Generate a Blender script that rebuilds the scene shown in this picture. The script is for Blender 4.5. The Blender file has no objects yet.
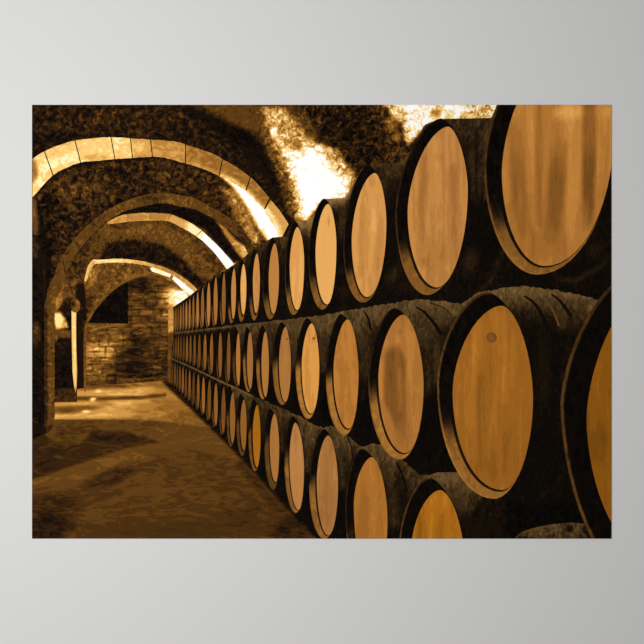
import bpy, bmesh, math, random
import numpy as np
from mathutils import Vector, geometry

random.seed(4)
sc = bpy.context.scene
COL = sc.collection

# ------------------------------------------------------------------ camera, light, exposure
SW = 0.76                      # width of the hung print in metres
U = SW / 579.4                 # one print unit in metres (the print is 579.4 x 433.8 units)
HANG = 1.50                    # height of the print's middle above the (unseen) floor

cam_d = bpy.data.cameras.new('camera')
cam = bpy.data.objects.new('camera', cam_d)
COL.objects.link(cam)
CAM_DIST = 2.0
cam.location = (0, -CAM_DIST, HANG)
cam.rotation_euler = (math.pi / 2, 0, 0)
cam_d.sensor_width = 36
cam_d.lens = 36 * (CAM_DIST - 0.0015) / (644 * U)
cam_d.clip_start = 0.05
sc.camera = cam

w = bpy.data.worlds.new('room_ambience')
sc.world = w
w.use_nodes = True
w.node_tree.nodes['Background'].inputs[0].default_value = (1.0, 0.99, 0.98, 1)
w.node_tree.nodes['Background'].inputs[1].default_value = 0.34

def area(name, loc, target, size, power, color=(1, 1, 1), spread=math.pi):
    l = bpy.data.lights.new(name, 'AREA')
    l.shape = 'RECTANGLE'; l.size = size[0]; l.size_y = size[1]
    l.energy = power; l.color = color; l.spread = spread
    o = bpy.data.objects.new(name, l); COL.objects.link(o)
    o.location = loc
    o.rotation_euler = (Vector(target) - Vector(loc)).to_track_quat('-Z', 'Y').to_euler()
    return o
area('window_daylight', (-0.60, -1.5, HANG + 0.10), (-0.60, 0, HANG + 0.10), (0.4, 0.4), 21.4)

sc.view_settings.view_transform = 'Standard'
sc.view_settings.look = 'None'
sc.view_settings.exposure = 0.0
sc.view_settings.gamma = 1.0
sc.view_settings.use_curve_mapping = False

# ------------------------------------------------------------------ materials
def lin(c):
    out = []
    for v in c:
        v = v / 255
        out.append(v / 12.92 if v <= 0.04045 else ((v + 0.055) / 1.055) ** 2.4)
    return out + [1.0]

SEPIA = [(0, (5, 2, 1)), (.1, (16, 8, 3)), (.2, (38, 21, 6)), (.3, (66, 40, 11)), (.4, (94, 60, 18)), (.5, (126, 82, 27)),
         (.6, (160, 108, 42)), (.7, (196, 140, 66)), (.8, (230, 180, 96)), (.88, (248, 216, 142)), (.95, (255, 242, 205)), (1, (255, 253, 250))]
STAVE = [(0, (4, 2, 1)), (.1, (14, 8, 3)), (.2, (32, 20, 7)), (.3, (58, 41, 18)), (.4, (86, 63, 32)), (.5, (112, 84, 46)),
         (.6, (140, 102, 52)), (.75, (190, 136, 66)), (1, (250, 225, 160))]
RIMP = [(0, (4, 2, 1)), (.1, (15, 8, 3)), (.2, (36, 22, 8)), (.3, (66, 43, 18)), (.4, (98, 64, 24)), (.5, (130, 85, 33)), (.6, (160, 107, 44)), (.75, (200, 140, 66)), (1, (250, 225, 160))]
HEADP = [(0, (10, 5, 2)), (.2, (50, 28, 10)), (.35, (96, 60, 26)), (.5, (138, 93, 50)), (.6, (160, 109, 60)), (.7, (186, 130, 74)),
         (.8, (216, 158, 92)), (.9, (240, 186, 114)), (1, (252, 210, 142))]
HEADW = [(0, (10, 5, 1)), (.2, (48, 28, 6)), (.35, (92, 56, 10)), (.5, (142, 86, 14)), (.6, (170, 104, 22)), (.7, (198, 126, 34)),
         (.8, (222, 150, 52)), (.9, (242, 178, 80)), (1, (254, 208, 110))]

def ramp(nt, stops):
    r = nt.nodes.new('ShaderNodeValToRGB')
    cr = r.color_ramp
    while len(cr.elements) > 1: cr.elements.remove(cr.elements[-1])
    cr.elements[0].position = stops[0][0]; cr.elements[0].color = lin(stops[0][1])
    for p, c in stops[1:]:
        e = cr.elements.new(p); e.color = lin(c)
    return r

def math_node(nt, op, a, b=None, c=None):
    n = nt.nodes.new('ShaderNodeMath'); n.operation = op
    for i, v in enumerate((a, b, c)):
        if v is None: continue
        if isinstance(v, (int, float)): n.inputs[i].default_value = v
        else: nt.links.new(v, n.inputs[i])
    return n.outputs[0]

def attr(nt, name):
    a = nt.nodes.new('ShaderNodeAttribute'); a.attribute_name = name
    return a.outputs['Fac']

def ink(name, pal, scale=(.16, .16), detail=3.0, distort=1.2, pal2=None, steps=10, snap=.6, fine=None, rough=.6, gain=3.0):
    """printed ink: the drawn tone of each part, broken up by procedural mottling, through a sepia palette"""
    m = bpy.data.materials.new(name); m.use_nodes = True
    nt = m.node_tree; b = nt.nodes['Principled BSDF']
    b.inputs['Roughness'].default_value = .85
    b.inputs['Specular IOR Level'].default_value = .04
    tc = nt.nodes.new('ShaderNodeTexCoord')
    mp = nt.nodes.new('ShaderNodeMapping')
    mp.inputs['Scale'].default_value = (scale[0] / U, 1, scale[1] / U)
    nt.links.new(tc.outputs['Object'], mp.inputs['Vector'])
    n = nt.nodes.new('ShaderNodeTexNoise')
    n.inputs['Scale'].default_value = 1; n.inputs['Detail'].default_value = detail
    n.inputs['Roughness'].default_value = rough; n.inputs['Distortion'].default_value = distort
    nt.links.new(mp.outputs[0], n.inputs['Vector'])
    v = math_node(nt, 'MULTIPLY_ADD', n.outputs['Fac'], gain, -gain / 2)
    if fine:
        mp2 = nt.nodes.new('ShaderNodeMapping')
        mp2.inputs['Scale'].default_value = (fine[0] / U, 1, fine[1] / U)
        mp2.inputs['Location'].default_value = (3, 7, 5)
        nt.links.new(tc.outputs['Object'], mp2.inputs['Vector'])
        n2 = nt.nodes.new('ShaderNodeTexNoise'); n2.inputs['Scale'].default_value = 1
        n2.inputs['Detail'].default_value = 2; n2.inputs['Distortion'].default_value = .6
        nt.links.new(mp2.outputs[0], n2.inputs['Vector'])
        v2 = math_node(nt, 'MULTIPLY_ADD', n2.outputs['Fac'], fine[2] * 3, -fine[2] * 1.5)
        v = math_node(nt, 'ADD', v, v2)
    v = math_node(nt, 'MULTIPLY_ADD', v, attr(nt, 'amp'), attr(nt, 'tone'))
    q = math_node(nt, 'ROUND', math_node(nt, 'MULTIPLY', v, float(steps)))
    q = math_node(nt, 'MULTIPLY', q, snap / steps)
    v = math_node(nt, 'MULTIPLY_ADD', v, 1 - snap, q)
    r = ramp(nt, pal); nt.links.new(v, r.inputs[0])
    out = r.outputs[0]
    if pal2:
        r2 = ramp(nt, pal2); nt.links.new(v, r2.inputs[0])
        mx = nt.nodes.new('ShaderNodeMix'); mx.data_type = 'RGBA'
        nt.links.new(attr(nt, 'warm'), mx.inputs[0])
        nt.links.new(r.outputs[0], mx.inputs[6]); nt.links.new(r2.outputs[0], mx.inputs[7])
        out = mx.outputs[2]
    nt.links.new(out, b.inputs['Base Color'])
    return m

M = {
 'stone': ink('ink_mottled_stone', SEPIA, (.18, .18), 4, .9, steps=8, snap=.8, rough=.66, gain=8.5),
 'block': ink('ink_cut_stone', SEPIA, (.10, .14), 4, 1.4, steps=11, snap=.6, gain=6),
 'floor': ink('ink_earth_floor', SEPIA, (.05, .15), 5, 1.4, steps=13, snap=.6, rough=.65, gain=6.5),
 'stave': ink('ink_barrel_staves', STAVE, (.22, .11), 4, 1.2, steps=14, snap=.5, gain=7),
 'rim':   ink('ink_barrel_rim', RIMP, (.14, .08), 4, .8, steps=14, snap=.5, gain=7),
 'head':  ink('ink_barrel_head', HEADP, (.13, .012), 3, .3, pal2=HEADW, steps=18, snap=.55, fine=(.3, .1, .45), gain=4),
 'brick': ink('ink_rough_masonry', SEPIA, (.08, .2), 4, 1.4, steps=8, snap=.7, rough=.65, gain=6.5),
}

def plain(name, col, rough=.9, bump=None):
    m = bpy.data.materials.new(name); m.use_nodes = True
    nt = m.node_tree; b = nt.nodes['Principled BSDF']
    b.inputs['Base Color'].default_value = col + (1,)
    b.inputs['Roughness'].default_value = rough; b.inputs['Specular IOR Level'].default_value = .1
    if bump:
        n = nt.nodes.new('ShaderNodeTexNoise'); n.inputs['Scale'].default_value = bump[0]; n.inputs['Detail'].default_value = 4
        tc = nt.nodes.new('ShaderNodeTexCoord'); nt.links.new(tc.outputs['Object'], n.inputs['Vector'])
        bp = nt.nodes.new('ShaderNodeBump'); bp.inputs['Strength'].default_value = bump[1]; bp.inputs['Distance'].default_value = .001
        nt.links.new(n.outputs['Fac'], bp.inputs['Height']); nt.links.new(bp.outputs[0], b.inputs['Normal'])
    return m
M['wall'] = plain('matt_grey_wall_paint', (.600, .597, .592), bump=(9, .06))
M['paper'] = plain('white_poster_paper', (.80, .79, .77))

# ------------------------------------------------------------------ the wall
def box_mesh(name, x0, x1, y0, y1, z0, z1, mat, bevel=0):
    bm = bmesh.new(); bmesh.ops.create_cube(bm, size=1)
    for v in bm.verts:
        v.co = Vector(((x0 + x1) / 2 + v.co.x * (x1 - x0), (y0 + y1) / 2 + v.co.y * (y1 - y0), (z0 + z1) / 2 + v.co.z * (z1 - z0)))
    if bevel: bmesh.ops.bevel(bm, geom=bm.edges[:], offset=bevel, segments=2, affect='EDGES')
    me = bpy.data.meshes.new(name); bm.to_mesh(me); bm.free(); me.materials.append(mat)
    o = bpy.data.objects.new(name, me); COL.objects.link(o)
    return o
wall = box_mesh('wall_back', -2.6, 2.6, 0, .12, 0, 3.0, M['wall'])
wall['kind'] = 'structure'

# ------------------------------------------------------------------ the poster
# print coordinates: x to the right from 32 to 611.4, y downwards from 104.8 to 538.6
X0, X1, Y0, Y1 = 32.0, 611.4, 104.8, 538.6
CX, CY = 322.0, 322.0
SHEET = .0012
LAYER = .00002
poster = bpy.data.objects.new('poster', None); COL.objects.link(poster)
poster.location = (0, -.0002, HANG)
poster['label'] = 'large unframed sepia poster of a wine cellar full of barrels, hung on the grey wall'
poster['category'] = 'poster'
paper = box_mesh('paper_sheet', (X0 - CX) * U, (X1 - CX) * U, -SHEET, 0, (CY - Y1) * U, (CY - Y0) * U, M['paper'])
paper.parent = poster
paper['label'] = 'thin white cut edge and backing of the poster'

def empty_part(name, parent, xy):
    o = bpy.data.objects.new(name, None); COL.objects.link(o); o.parent = parent
    return o

# --- drawing operations: every one blends the drawn tone (and mottling amount) of a part
def sstep(a, b, x):
    t = np.clip((x - a) / (b - a + 1e-9), 0, 1); return t * t * (3 - 2 * t)
def E(x, y, rx, ry, t, s=1., ang=0, soft=.6, amp=None): return ('e', x, y, rx, ry, t, s, math.radians(ang), soft, amp)
def P(pts, t, soft=2., s=1., amp=None): return ('p', pts, t, soft, s, amp)
def L(pts, wd, t, soft=1., s=1., amp=None): return ('l', pts, wd, t, soft, s, amp)

def seg_dist(px, py, pts, closed):
    d = np.full(px.shape, 1e9)
    n = len(pts)
    for i in range(n if closed else n - 1):
        ax, ay = pts[i]; bx, by = pts[(i + 1) % n]
        dx, dy = bx - ax, by - ay
        t = np.clip(((px - ax) * dx + (py - ay) * dy) / (dx * dx + dy * dy + 1e-9), 0, 1)
        d = np.minimum(d, np.hypot(px - ax - t * dx, py - ay - t * dy))
    return d
def inside(px, py, pts):
    c = np.zeros(px.shape, bool); n = len(pts)
    for i in range(n):
        ax, ay = pts[i]; bx, by = pts[(i + 1) % n]
        if ay == by: continue
        cond = ((ay > py) != (by > py)) & (px < (bx - ax) * (py - ay) / (by - ay) + ax)
        c ^= cond
    return c
def tones(px, py, base, amp, ops):
    t = np.full(px.shape, float(base)); a = np.full(px.shape, float(amp))
    for o in ops:
        if o[0] == 'e':
            _, x, y, rx, ry, tt, s, an, soft, am = o
            dx, dy = px - x, py - y
            u = (dx * math.cos(an) + dy * math.sin(an)) / rx; v = (-dx * math.sin(an) + dy * math.cos(an)) / ry
            wt = s * (1 - sstep(1 - soft, 1 + soft, np.hypot(u, v)))
        elif o[0] == 'p':
            _, pts, tt, soft, s, am = o
            d = seg_dist(px, py, pts, True) * np.where(inside(px, py, pts), -1, 1)
            wt = s * (1 - sstep(-soft, soft, d))
        else:
            _, pts, wd, tt, soft, s, am = o
            wt = s * (1 - sstep(wd / 2 - soft, wd / 2 + soft, seg_dist(px, py, pts, False)))
        t += (tt - t) * wt
        if am is not None: a += (am - a) * wt
    return t, a

def finish(name, verts, faces, tone, amp, warm, mat, parent, z, label=None):
    """link one printed part: flat ink on the sheet, trimmed at the sheet's edge"""
    y = -SHEET - z * LAYER
    co = [((vx - CX) * U, y, (CY - vy) * U) for vx, vy in verts]
    me = bpy.data.meshes.new(name)
    me.from_pydata(co, [], faces); me.validate()
    for nm, arr in (('tone', tone), ('amp', amp), ('warm', warm)):
        at = me.attributes.new(nm, 'FLOAT', 'POINT')
        at.data.foreach_set('value', np.asarray(arr, dtype=np.float32))
    vs = np.asarray(verts)
    if vs[:, 0].min() < X0 or vs[:, 0].max() > X1 or vs[:, 1].min() < Y0 or vs[:, 1].max() > Y1:
        bm = bmesh.new(); bm.from_mesh(me)
        for pc, no in ((((X0 - CX) * U, 0, 0), (-1, 0, 0)), (((X1 - CX) * U, 0, 0), (1, 0, 0)),
                       ((0, 0, (CY - Y0) * U), (0, 0, 1)), ((0, 0, (CY - Y1) * U), (0, 0, -1))):
            bmesh.ops.bisect_plane(bm, geom=bm.verts[:] + bm.edges[:] + bm.faces[:], plane_co=pc, plane_no=no, clear_outer=True)
        bm.to_mesh(me); bm.free()
    # faces look out of the wall
    if len(me.polygons) and sum(p.normal.y for p in me.polygons[:20]) > 0:
        me.flip_normals()
    me.materials.append(M[mat])
    o = bpy.data.objects.new(name, me); COL.objects.link(o); o.parent = parent
    if label: o['label'] = label
    return o

def smooth(pts, k=6, closed=False):
    """Catmull-Rom through the points"""
    P_ = [np.array(p, float) for p in pts]; n = len(P_); out = []
    for i in range(n if closed else n - 1):
        if closed: a, b, c, d = P_[(i - 1) % n], P_[i], P_[(i + 1) % n], P_[(i + 2) % n]
        else: a, b, c, d = P_[max(i - 1, 0)], P_[i], P_[i + 1], P_[min(i + 2, n - 1)]
        for j in range(k):
            t = j / k
            out.append(tuple(.5 * ((2 * b) + (-a + c) * t + (2 * a - 5 * b + 4 * c - d) * t * t + (-a + 3 * b - 3 * c + d) * t ** 3)))
    if not closed: out.append(tuple(P_[-1]))
    return out

def patch(name, outline, mat, parent, z, base=.2, amp=.1, ops=(), step=3., warm=0, fn=None, label=None):
    """a printed part with a free outline, tone drawn inside it"""
    pts = []
    n = len(outline)
    for i in range(n):
        a, b = np.array(outline[i], float), np.array(outline[(i + 1) % n], float)
        k = max(1, int(np.hypot(*(b - a)) / (step * 1.5)))
        for j in range(k): pts.append(tuple(a + (b - a) * j / k))
    nb = len(pts)
    xs = np.array([p[0] for p in pts]); ys = np.array([p[1] for p in pts])
    gx, gy = np.meshgrid(np.arange(xs.min(), xs.max(), step), np.arange(ys.min(), ys.max(), step))
    gx = gx.ravel() + .31; gy = gy.ravel() + .17
    keep = inside(gx, gy, pts)
    gx, gy = gx[keep], gy[keep]
    keep = seg_dist(gx, gy, pts, True) > step * .45
    allv = pts + list(zip(gx[keep], gy[keep]))
    edges = [(i, (i + 1) % nb) for i in range(nb)]
    vs, es, fs, *_ = geometry.delaunay_2d_cdt([Vector(p) for p in allv], edges, [], 1, 1e-4)
    px = np.array([v.x for v in vs]); py = np.array([v.y for v in vs])
    if fn: t, a = fn(px, py)
    else: t, a = tones(px, py, base, amp, ops)
    if fn and ops:
        raise ValueError
    return finish(name, list(zip(px, py)), [tuple(f) for f in fs], t, a, np.full(px.shape, float(warm)), mat, parent, z, label)

def grid_part(name, x0, x1, y0, y1, step, mat, parent, z, base, amp, ops, label=None):
    nx, ny = int((x1 - x0) / step) + 1, int((y1 - y0) / step) + 1
    gx, gy = np.meshgrid(np.linspace(x0, x1, nx), np.linspace(y0, y1, ny))
    px, py = gx.ravel(), gy.ravel()
    t, a = tones(px, py, base, amp, ops)
    idx = np.arange(nx * ny).reshape(ny, nx)
    f = np.stack([idx[:-1, :-1], idx[1:, :-1], idx[1:, 1:], idx[:-1, 1:]], -1).reshape(-1, 4)
    return finish(name, list(zip(px.tolist(), py.tolist())), f.tolist(), t, a, np.zeros(px.shape), mat, parent, z, label)

# ------------------------------------------------------------------ printed picture: cellar shell
VAULT = [
    # broad rib of plaster running down from the top middle
    P([(170, 100), (330, 100), (345, 150), (350, 200), (300, 232), (285, 215), (262, 165), (240, 142), (205, 128)], .29, 5, amp=.10),
    P([(190, 100), (262, 100), (262, 120), (268, 150), (240, 136), (212, 124)], .36, 6, amp=.07),
    # black shadow edge under the rib
    L([(168, 108), (200, 118), (226, 132), (250, 142), (266, 160), (278, 182), (292, 214)], 17, .07, 6, amp=.05),
    E(240, 137, 14, 8, .04, .9, 25),
    # upper left darkness
    P([(30, 100), (170, 100), (230, 140), (285, 205), (287, 222), (260, 185), (225, 160), (178, 142), (110, 136), (60, 145), (30, 160)], .15, 5, amp=.11),
    P([(60, 108), (180, 108), (190, 124), (120, 128), (50, 135)], .19, 7, amp=.13),
    E(105, 116, 14, 7, .27, .7), E(50, 122, 14, 12, .2, .6, -30), E(140, 133, 12, 4, .26, .8), E(44, 142, 20, 5, .07, .8, -25),
    # bay between first and second arch
    P([(30, 200), (60, 172), (110, 160), (178, 160), (220, 178), (250, 210), (270, 245), (250, 250), (225, 215), (178, 192), (130, 196), (84, 228), (50, 285), (30, 285)], .22, 4, amp=.15),
    E(62, 190, 14, 12, .33, .8, -30), E(90, 190, 12, 9, .34, .7), E(50, 205, 10, 14, .1, .7), E(75, 220, 14, 14, .15, .6, -40),
    E(120, 172, 16, 7, .13, .6), E(140, 185, 18, 7, .17, .5), E(165, 178, 6, 16, .34, .6), E(200, 185, 18, 10, .2, .6),
    E(48, 240, 9, 40, .08, .8), E(215, 200, 10, 9, .3, .6),
    # mottled orange beside the strip light
    P([(222, 188), (236, 190), (250, 215), (262, 240), (256, 247), (244, 232), (232, 212)], .52, 4, amp=.16),
    P([(232, 196), (244, 208), (256, 232), (262, 246), (252, 243), (243, 226)], .62, 3, amp=.14),
    # strip of glare under the first arch
    P([(214, 170), (228, 177), (248, 190), (266, 208), (281, 230), (284, 242), (268, 243), (256, 226), (245, 205), (232, 187)], .90, 3, amp=.10),
    P([(222, 176), (246, 192), (264, 210), (277, 232), (272, 240), (262, 228), (250, 208), (236, 188)], 1.04, 3, amp=.04),
    # dark upper right
    P([(300, 100), (392, 100), (385, 130), (410, 150), (400, 175), (360, 205), (345, 165), (320, 130), (295, 112)], .2, 6, amp=.2),
    E(345, 128, 22, 18, .1, .7, amp=.12), E(375, 150, 18, 14, .14, .7, amp=.14), E(395, 158, 14, 12, .28, .6), E(300, 120, 14, 8, .42, .6, 40),
    # orange mottling left of the large glow
    P([(262, 118), (285, 120), (300, 150), (300, 226), (288, 212), (278, 178), (266, 150)], .42, 5, amp=.2),
    P([(262, 108), (284, 108), (300, 128), (316, 142), (336, 150), (352, 172), (356, 200), (338, 205), (318, 206), (306, 224), (298, 222), (294, 196), (284, 168), (272, 140)], .76, 4, amp=.2),
    E(290, 125, 9, 8, .60, .8, amp=.2), E(297, 146, 4, 9, .6, .8, -25, amp=.1), E(334, 155, 10, 6, .68, .6, 40, amp=.2), E(348, 175, 8, 9, .74, .6, amp=.16),
    P([(270, 120), (280, 140), (290, 162), (284, 152), (272, 134)], .86, 3, amp=.1),
    # heart of the large glow
    P([(286, 148), (298, 152), (308, 146), (322, 150), (334, 166), (346, 178), (350, 192), (338, 200), (322, 202), (312, 212), (306, 222), (301, 218), (298, 190), (290, 166)], .95, 4, amp=.13),
    P([(292, 158), (304, 160), (312, 150), (322, 164), (336, 176), (344, 190), (330, 197), (318, 200), (310, 212), (304, 216), (301, 190)], 1.06, 4, amp=.09),
    # glow at the top right
    P([(384, 100), (500, 100), (500, 120), (440, 120), (424, 130), (408, 146), (404, 140), (402, 124), (392, 118)], .84, 3, amp=.2),
    E(392, 124, 7, 9, .62, .8, amp=.15), E(396, 137, 8, 5, .55, .7, -20, amp=.14), E(387, 108, 6, 6, .6, .5, amp=.2),
    P([(404, 100), (436, 100), (450, 118), (428, 122), (410, 140), (408, 118)], .97, 3, amp=.12),
    E(436, 113, 6, 5, .68, .9, -40, amp=.1), E(458, 110, 14, 7, .98, .8, amp=.05), E(480, 112, 12, 5, .74, .9, amp=.22),
    # second bay: under the second arch
    P([(54, 300), (62, 282), (80, 248), (106, 221), (180, 204), (226, 226), (250, 262), (230, 275), (200, 292), (150, 262), (92, 260), (84, 300)], .34, 4, amp=.09),
    P([(120, 212), (150, 204), (182, 206), (212, 218), (232, 238), (244, 258), (236, 264), (222, 248), (205, 229), (172, 214), (140, 212)], .07, 2, amp=.06),
    P([(98, 262), (108, 244), (128, 239), (160, 244), (182, 258), (200, 278), (206, 286), (197, 287), (176, 270), (148, 261)], .13, 2, amp=.1),
    P([(112, 236), (130, 226), (160, 224), (185, 236), (210, 262), (214, 280), (200, 276), (182, 254), (158, 240), (130, 236)], .42, 2.5, amp=.07),
    E(205, 262, 14, 14, .36, .7, 45, amp=.12), E(106, 232, 9, 6, .4, .7), E(80, 262, 9, 12, .22, .8, amp=.12), E(88, 250, 10, 8, .3, .7),
    L([(147, 270), (154, 271.5), (162, 275), (172, 280), (184, 290), (192, 297)], 7, .52, 1, .9, amp=.06),
    # orange plaster at the foot of the second arch
    P([(217, 222), (225, 227), (236, 240), (246, 246), (250, 258), (242, 259), (236, 252), (228, 240)], .64, 2, amp=.08),
    P([(240, 244), (247, 248), (250, 257), (243, 258)], .78, 1.5, amp=.05),
    E(234, 262, 6, 5, .22, .9, amp=.14), P([(231, 264), (240, 262), (239, 268), (232, 268)], .85, 1, amp=.03), P([(222, 271), (230, 270), (229, 276), (223, 274)], .78, 1, amp=.03),
    # soffit behind the third arch and its glare
    P([(92, 262), (124, 261), (150, 264), (150, 274), (122, 284), (100, 304), (88, 322), (84, 300), (84, 278)], .42, 1.5, amp=.12),
    E(92, 274, 6, 8, .62, .6, amp=.1), E(98, 290, 9, 5, .3, .5, -40), E(88, 304, 5, 9, .2, .8),
]
shell = empty_part('cellar_vault', poster, None)
shell['label'] = 'mottled brown stone vault with bright glare spots'
vault = grid_part('vault_plaster', X0, X1, Y0, Y1, 1.5, 'stone', shell, 1, .10, .06, VAULT)

# --- masonry end wall with its dark opening
BACK = [
    P([(88, 324), (130, 324), (126, 376), (88, 381)], .52, 5, amp=.12),
    E(98, 352, 15, 11, .74, .9, amp=.14), E(95, 368, 13, 7, .60, .8, amp=.14), E(108, 335, 20, 6, .5, .7, amp=.12), E(100, 344, 10, 5, .7, .5),
    E(138, 345, 12, 13, .2, .9, amp=.12), E(130, 368, 20, 7, .12, .9, amp=.12), E(122, 357, 9, 5, .16, .7), E(160, 368, 12, 10, .24, .7, amp=.12), E(150, 352, 10, 8, .34, .6, amp=.14),
    P([(128, 278), (150, 272), (172, 284), (186, 300), (172, 320), (168, 350), (128, 330)], .40, 4, amp=.12),
    E(138, 284, 14, 6, .08, .8, -10, amp=.08), E(146, 291, 10, 4, .12, .6), E(160, 293, 9, 4, .5, .7), E(167, 303, 7, 5, .66, .7), E(162, 316, 8, 3.0, .76, .9, amp=.04, soft=.3), E(150, 311, 9, 3.2, .52, .8, soft=.3, amp=.05),
    E(150, 318, 14, 3, .32, .6), E(172, 296, 8, 9, .84, .9, amp=.1), P([(172, 290), (190, 290), (188, 302), (174, 308)], .95, 3, amp=.05),
    L([(88, 332), (110, 330), (132, 333)], 1.2, .2, .8, .7), L([(88, 342), (112, 341), (126, 343)], 1.2, .25, .8, .7), L([(90, 361), (112, 362), (128, 360)], 1.4, .28, .8, .8),
    L([(128, 300), (160, 301)], 1.2, .16, .8, .7), L([(128, 307), (165, 308)], 1.2, .18, .8, .7), L([(130, 324), (168, 323)], 1.4, .18, .8, .7), L([(126, 352), (168, 350)], 1.6, .1, .8, .7), L([(140, 338), (168, 337)], 1.4, .16, .8, .7),
    L([(108, 375), (140, 377), (168, 374)], 3, .1, 1.5, .8), L([(145, 300), (145, 308)], 1.2, .16, .6, .8), L([(155, 316), (156, 324)], 1.2, .16, .6, .7),
]
rb = random.Random(11)
for ry in range(286, 378, 6):                       # uneven courses of rough stone
    x_from = 128 if ry < 324 else 88
    BACK.append(L([(x, ry + rb.uniform(-.9, .9)) for x in range(x_from, 172, 8)], 1.0, .14, .7, .62))
    xx = x_from + rb.uniform(3, 12)
    while xx < 166:
        BACK.append(L([(xx, ry), (xx + rb.uniform(-.8, .8), ry + 6)], .9, .14, .6, .6)); 
        if rb.random() < .4: BACK.append(E(xx + 5, ry + 3, 5, 2.2, rb.choice((.22, .3, .5, .56)), .45, soft=.3))
        xx += rb.uniform(8, 15)
D_in = smooth([(86.5, 326), (92, 314), (100, 303), (110, 292.5), (122, 283.8), (134, 278), (145, 274.8), (155, 275), (164, 278), (174, 284), (184, 291), (190, 297)])
back = empty_part('end_wall', poster, None)
back['label'] = 'rough masonry end wall with a black opening'
patch('masonry', D_in + [(186, 308), (176, 312), (168, 335), (168, 382), (86, 387)], 'brick', back, 3, .3, .14, BACK, 1.6)
patch('dark_opening', smooth([(88.5, 323), (93, 314), (101, 303.5), (111, 293), (122, 285), (128, 281.6)], 4) + [(128, 323.6)], 'stone', back, 5, .045, .05, (), 3)

# --- floor
FLOOR = [
    P([(50, 386), (168, 380), (215, 425), (214, 431), (160, 421), (100, 419), (50, 421)], .54, 1.0, amp=.07),
    P([(77, 391), (125, 389), (150, 386), (165, 389), (180, 398), (120, 398), (76, 397)], .72, 2, amp=.04), E(168, 392, 16, 5, .52, .5),
    P([(50, 404), (90, 401), (150, 399), (150, 405), (110, 410), (90, 406), (54, 406)], .73, 2, amp=.04),
    P([(54, 412), (72, 414), (96, 407), (118, 409), (150, 401), (172, 403), (150, 410), (130, 417), (100, 418.5), (54, 420)], .75, 2.4, .9, amp=.04),
    E(178, 406, 22, 9, .56, .7), E(150, 413, 18, 4.5, .6, .6), E(190, 418, 22, 6, .47, .7), E(140, 383, 36, 2.6, .52, .7),
    L([(76, 398.2), (100, 398.6), (140, 397.5), (165, 395)], 3.2, .32, 1.0, .95), E(72, 409.5, 24, 3.2, .40, .95, -4), E(150, 407, 24, 5, .54, .6, -8), E(110, 386, 20, 1.6, .40, .7), E(104, 404, 10, 2, .5, .5), L([(86, 387), (105, 386.5), (125, 386)], 2.5, .38, 1, .8),
    E(98.5, 391, 3.2, 1.3, .9, 1, amp=.0), E(93, 399.2, 3.2, 1.6, .92, 1, -8, amp=.0), E(86, 411.2, 4, 1.4, .9, 1, amp=.0),
    # near the camera: dim earth
    P([(30, 419.5), (110, 419.5), (160, 421.5), (218, 429), (330, 545), (30, 545)], .37, .9, amp=.045),
    E(120, 432, 40, 8, .38, .7, amp=.06), E(185, 432, 34, 8, .41, .7),
    P([(30, 480), (60, 470), (95, 458), (130, 447), (160, 442), (146, 437), (116, 430), (92, 431), (80, 444), (50, 440), (40, 430), (30, 430)], .24, 1.6, .9, amp=.06),
    P([(60, 424), (92, 424), (86, 436), (66, 446), (50, 446)], .31, 5, .8, amp=.08), E(48, 462, 14, 12, .18, .6), E(112, 438, 22, 4, .19, .6),
    E(60, 457, 9, 1.4, .36, .7, 3),
    P([(30, 482), (60, 471.5), (95, 459.5), (130, 448.5), (160, 443.5), (190, 436), (218, 436), (250, 462), (230, 458), (190, 450), (150, 456), (120, 465), (80, 480), (30, 500)], .43, 1.5, .75, amp=.035), E(48, 486, 20, 8, .40, .6, -18),
    P([(150, 452), (190, 446), (260, 466), (330, 545), (200, 545), (180, 500)], .34, 10, .6, amp=.045),
    E(112, 477, 26, 7, .24, .9, -20, amp=.09), L([(76, 510), (100, 498), (120, 492)], 5, .27, 3, .7), E(90, 486, 18, 4, .24, .6, -8), E(150, 466, 16, 4, .30, .6, -18), E(75, 500, 30, 6, .31, .6, -20),
    E(50, 512, 26, 22, .24, .9, -30, amp=.10), E(48, 528, 22, 14, .15, .8, amp=.1), E(60, 488, 20, 6, .38, .7, -8),
    P([(70, 545), (90, 520), (130, 498), (200, 500), (250, 520), (280, 545)], .34, 8, .7, amp=.04),
    E(225, 480, 28, 10, .33, .6, 20), E(250, 515, 34, 16, .30, .6, amp=.07), E(180, 530, 90, 9, .26, .6), E(290, 532, 18, 14, .2, .8, amp=.1),
    L([(165, 381), (224, 438), (256, 471), (280, 498), (320, 540)], 4.5, .08, 1.5, .9, amp=.1), L([(240, 465), (262, 490), (300, 530)], 8, .22, 4, .6, amp=.1),
]
patch('earth_floor', [(30, 541), (30, 424), (44, 430), (54, 402), (76, 402), (76, 388), (86, 386), (120, 384), (168, 380.5), (172, 386), (262, 470), (330, 541)],
      'floor', poster, 4, .35, .06, FLOOR, 1.8, label='dim brown earth floor with golden patches of light at the far end')

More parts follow.
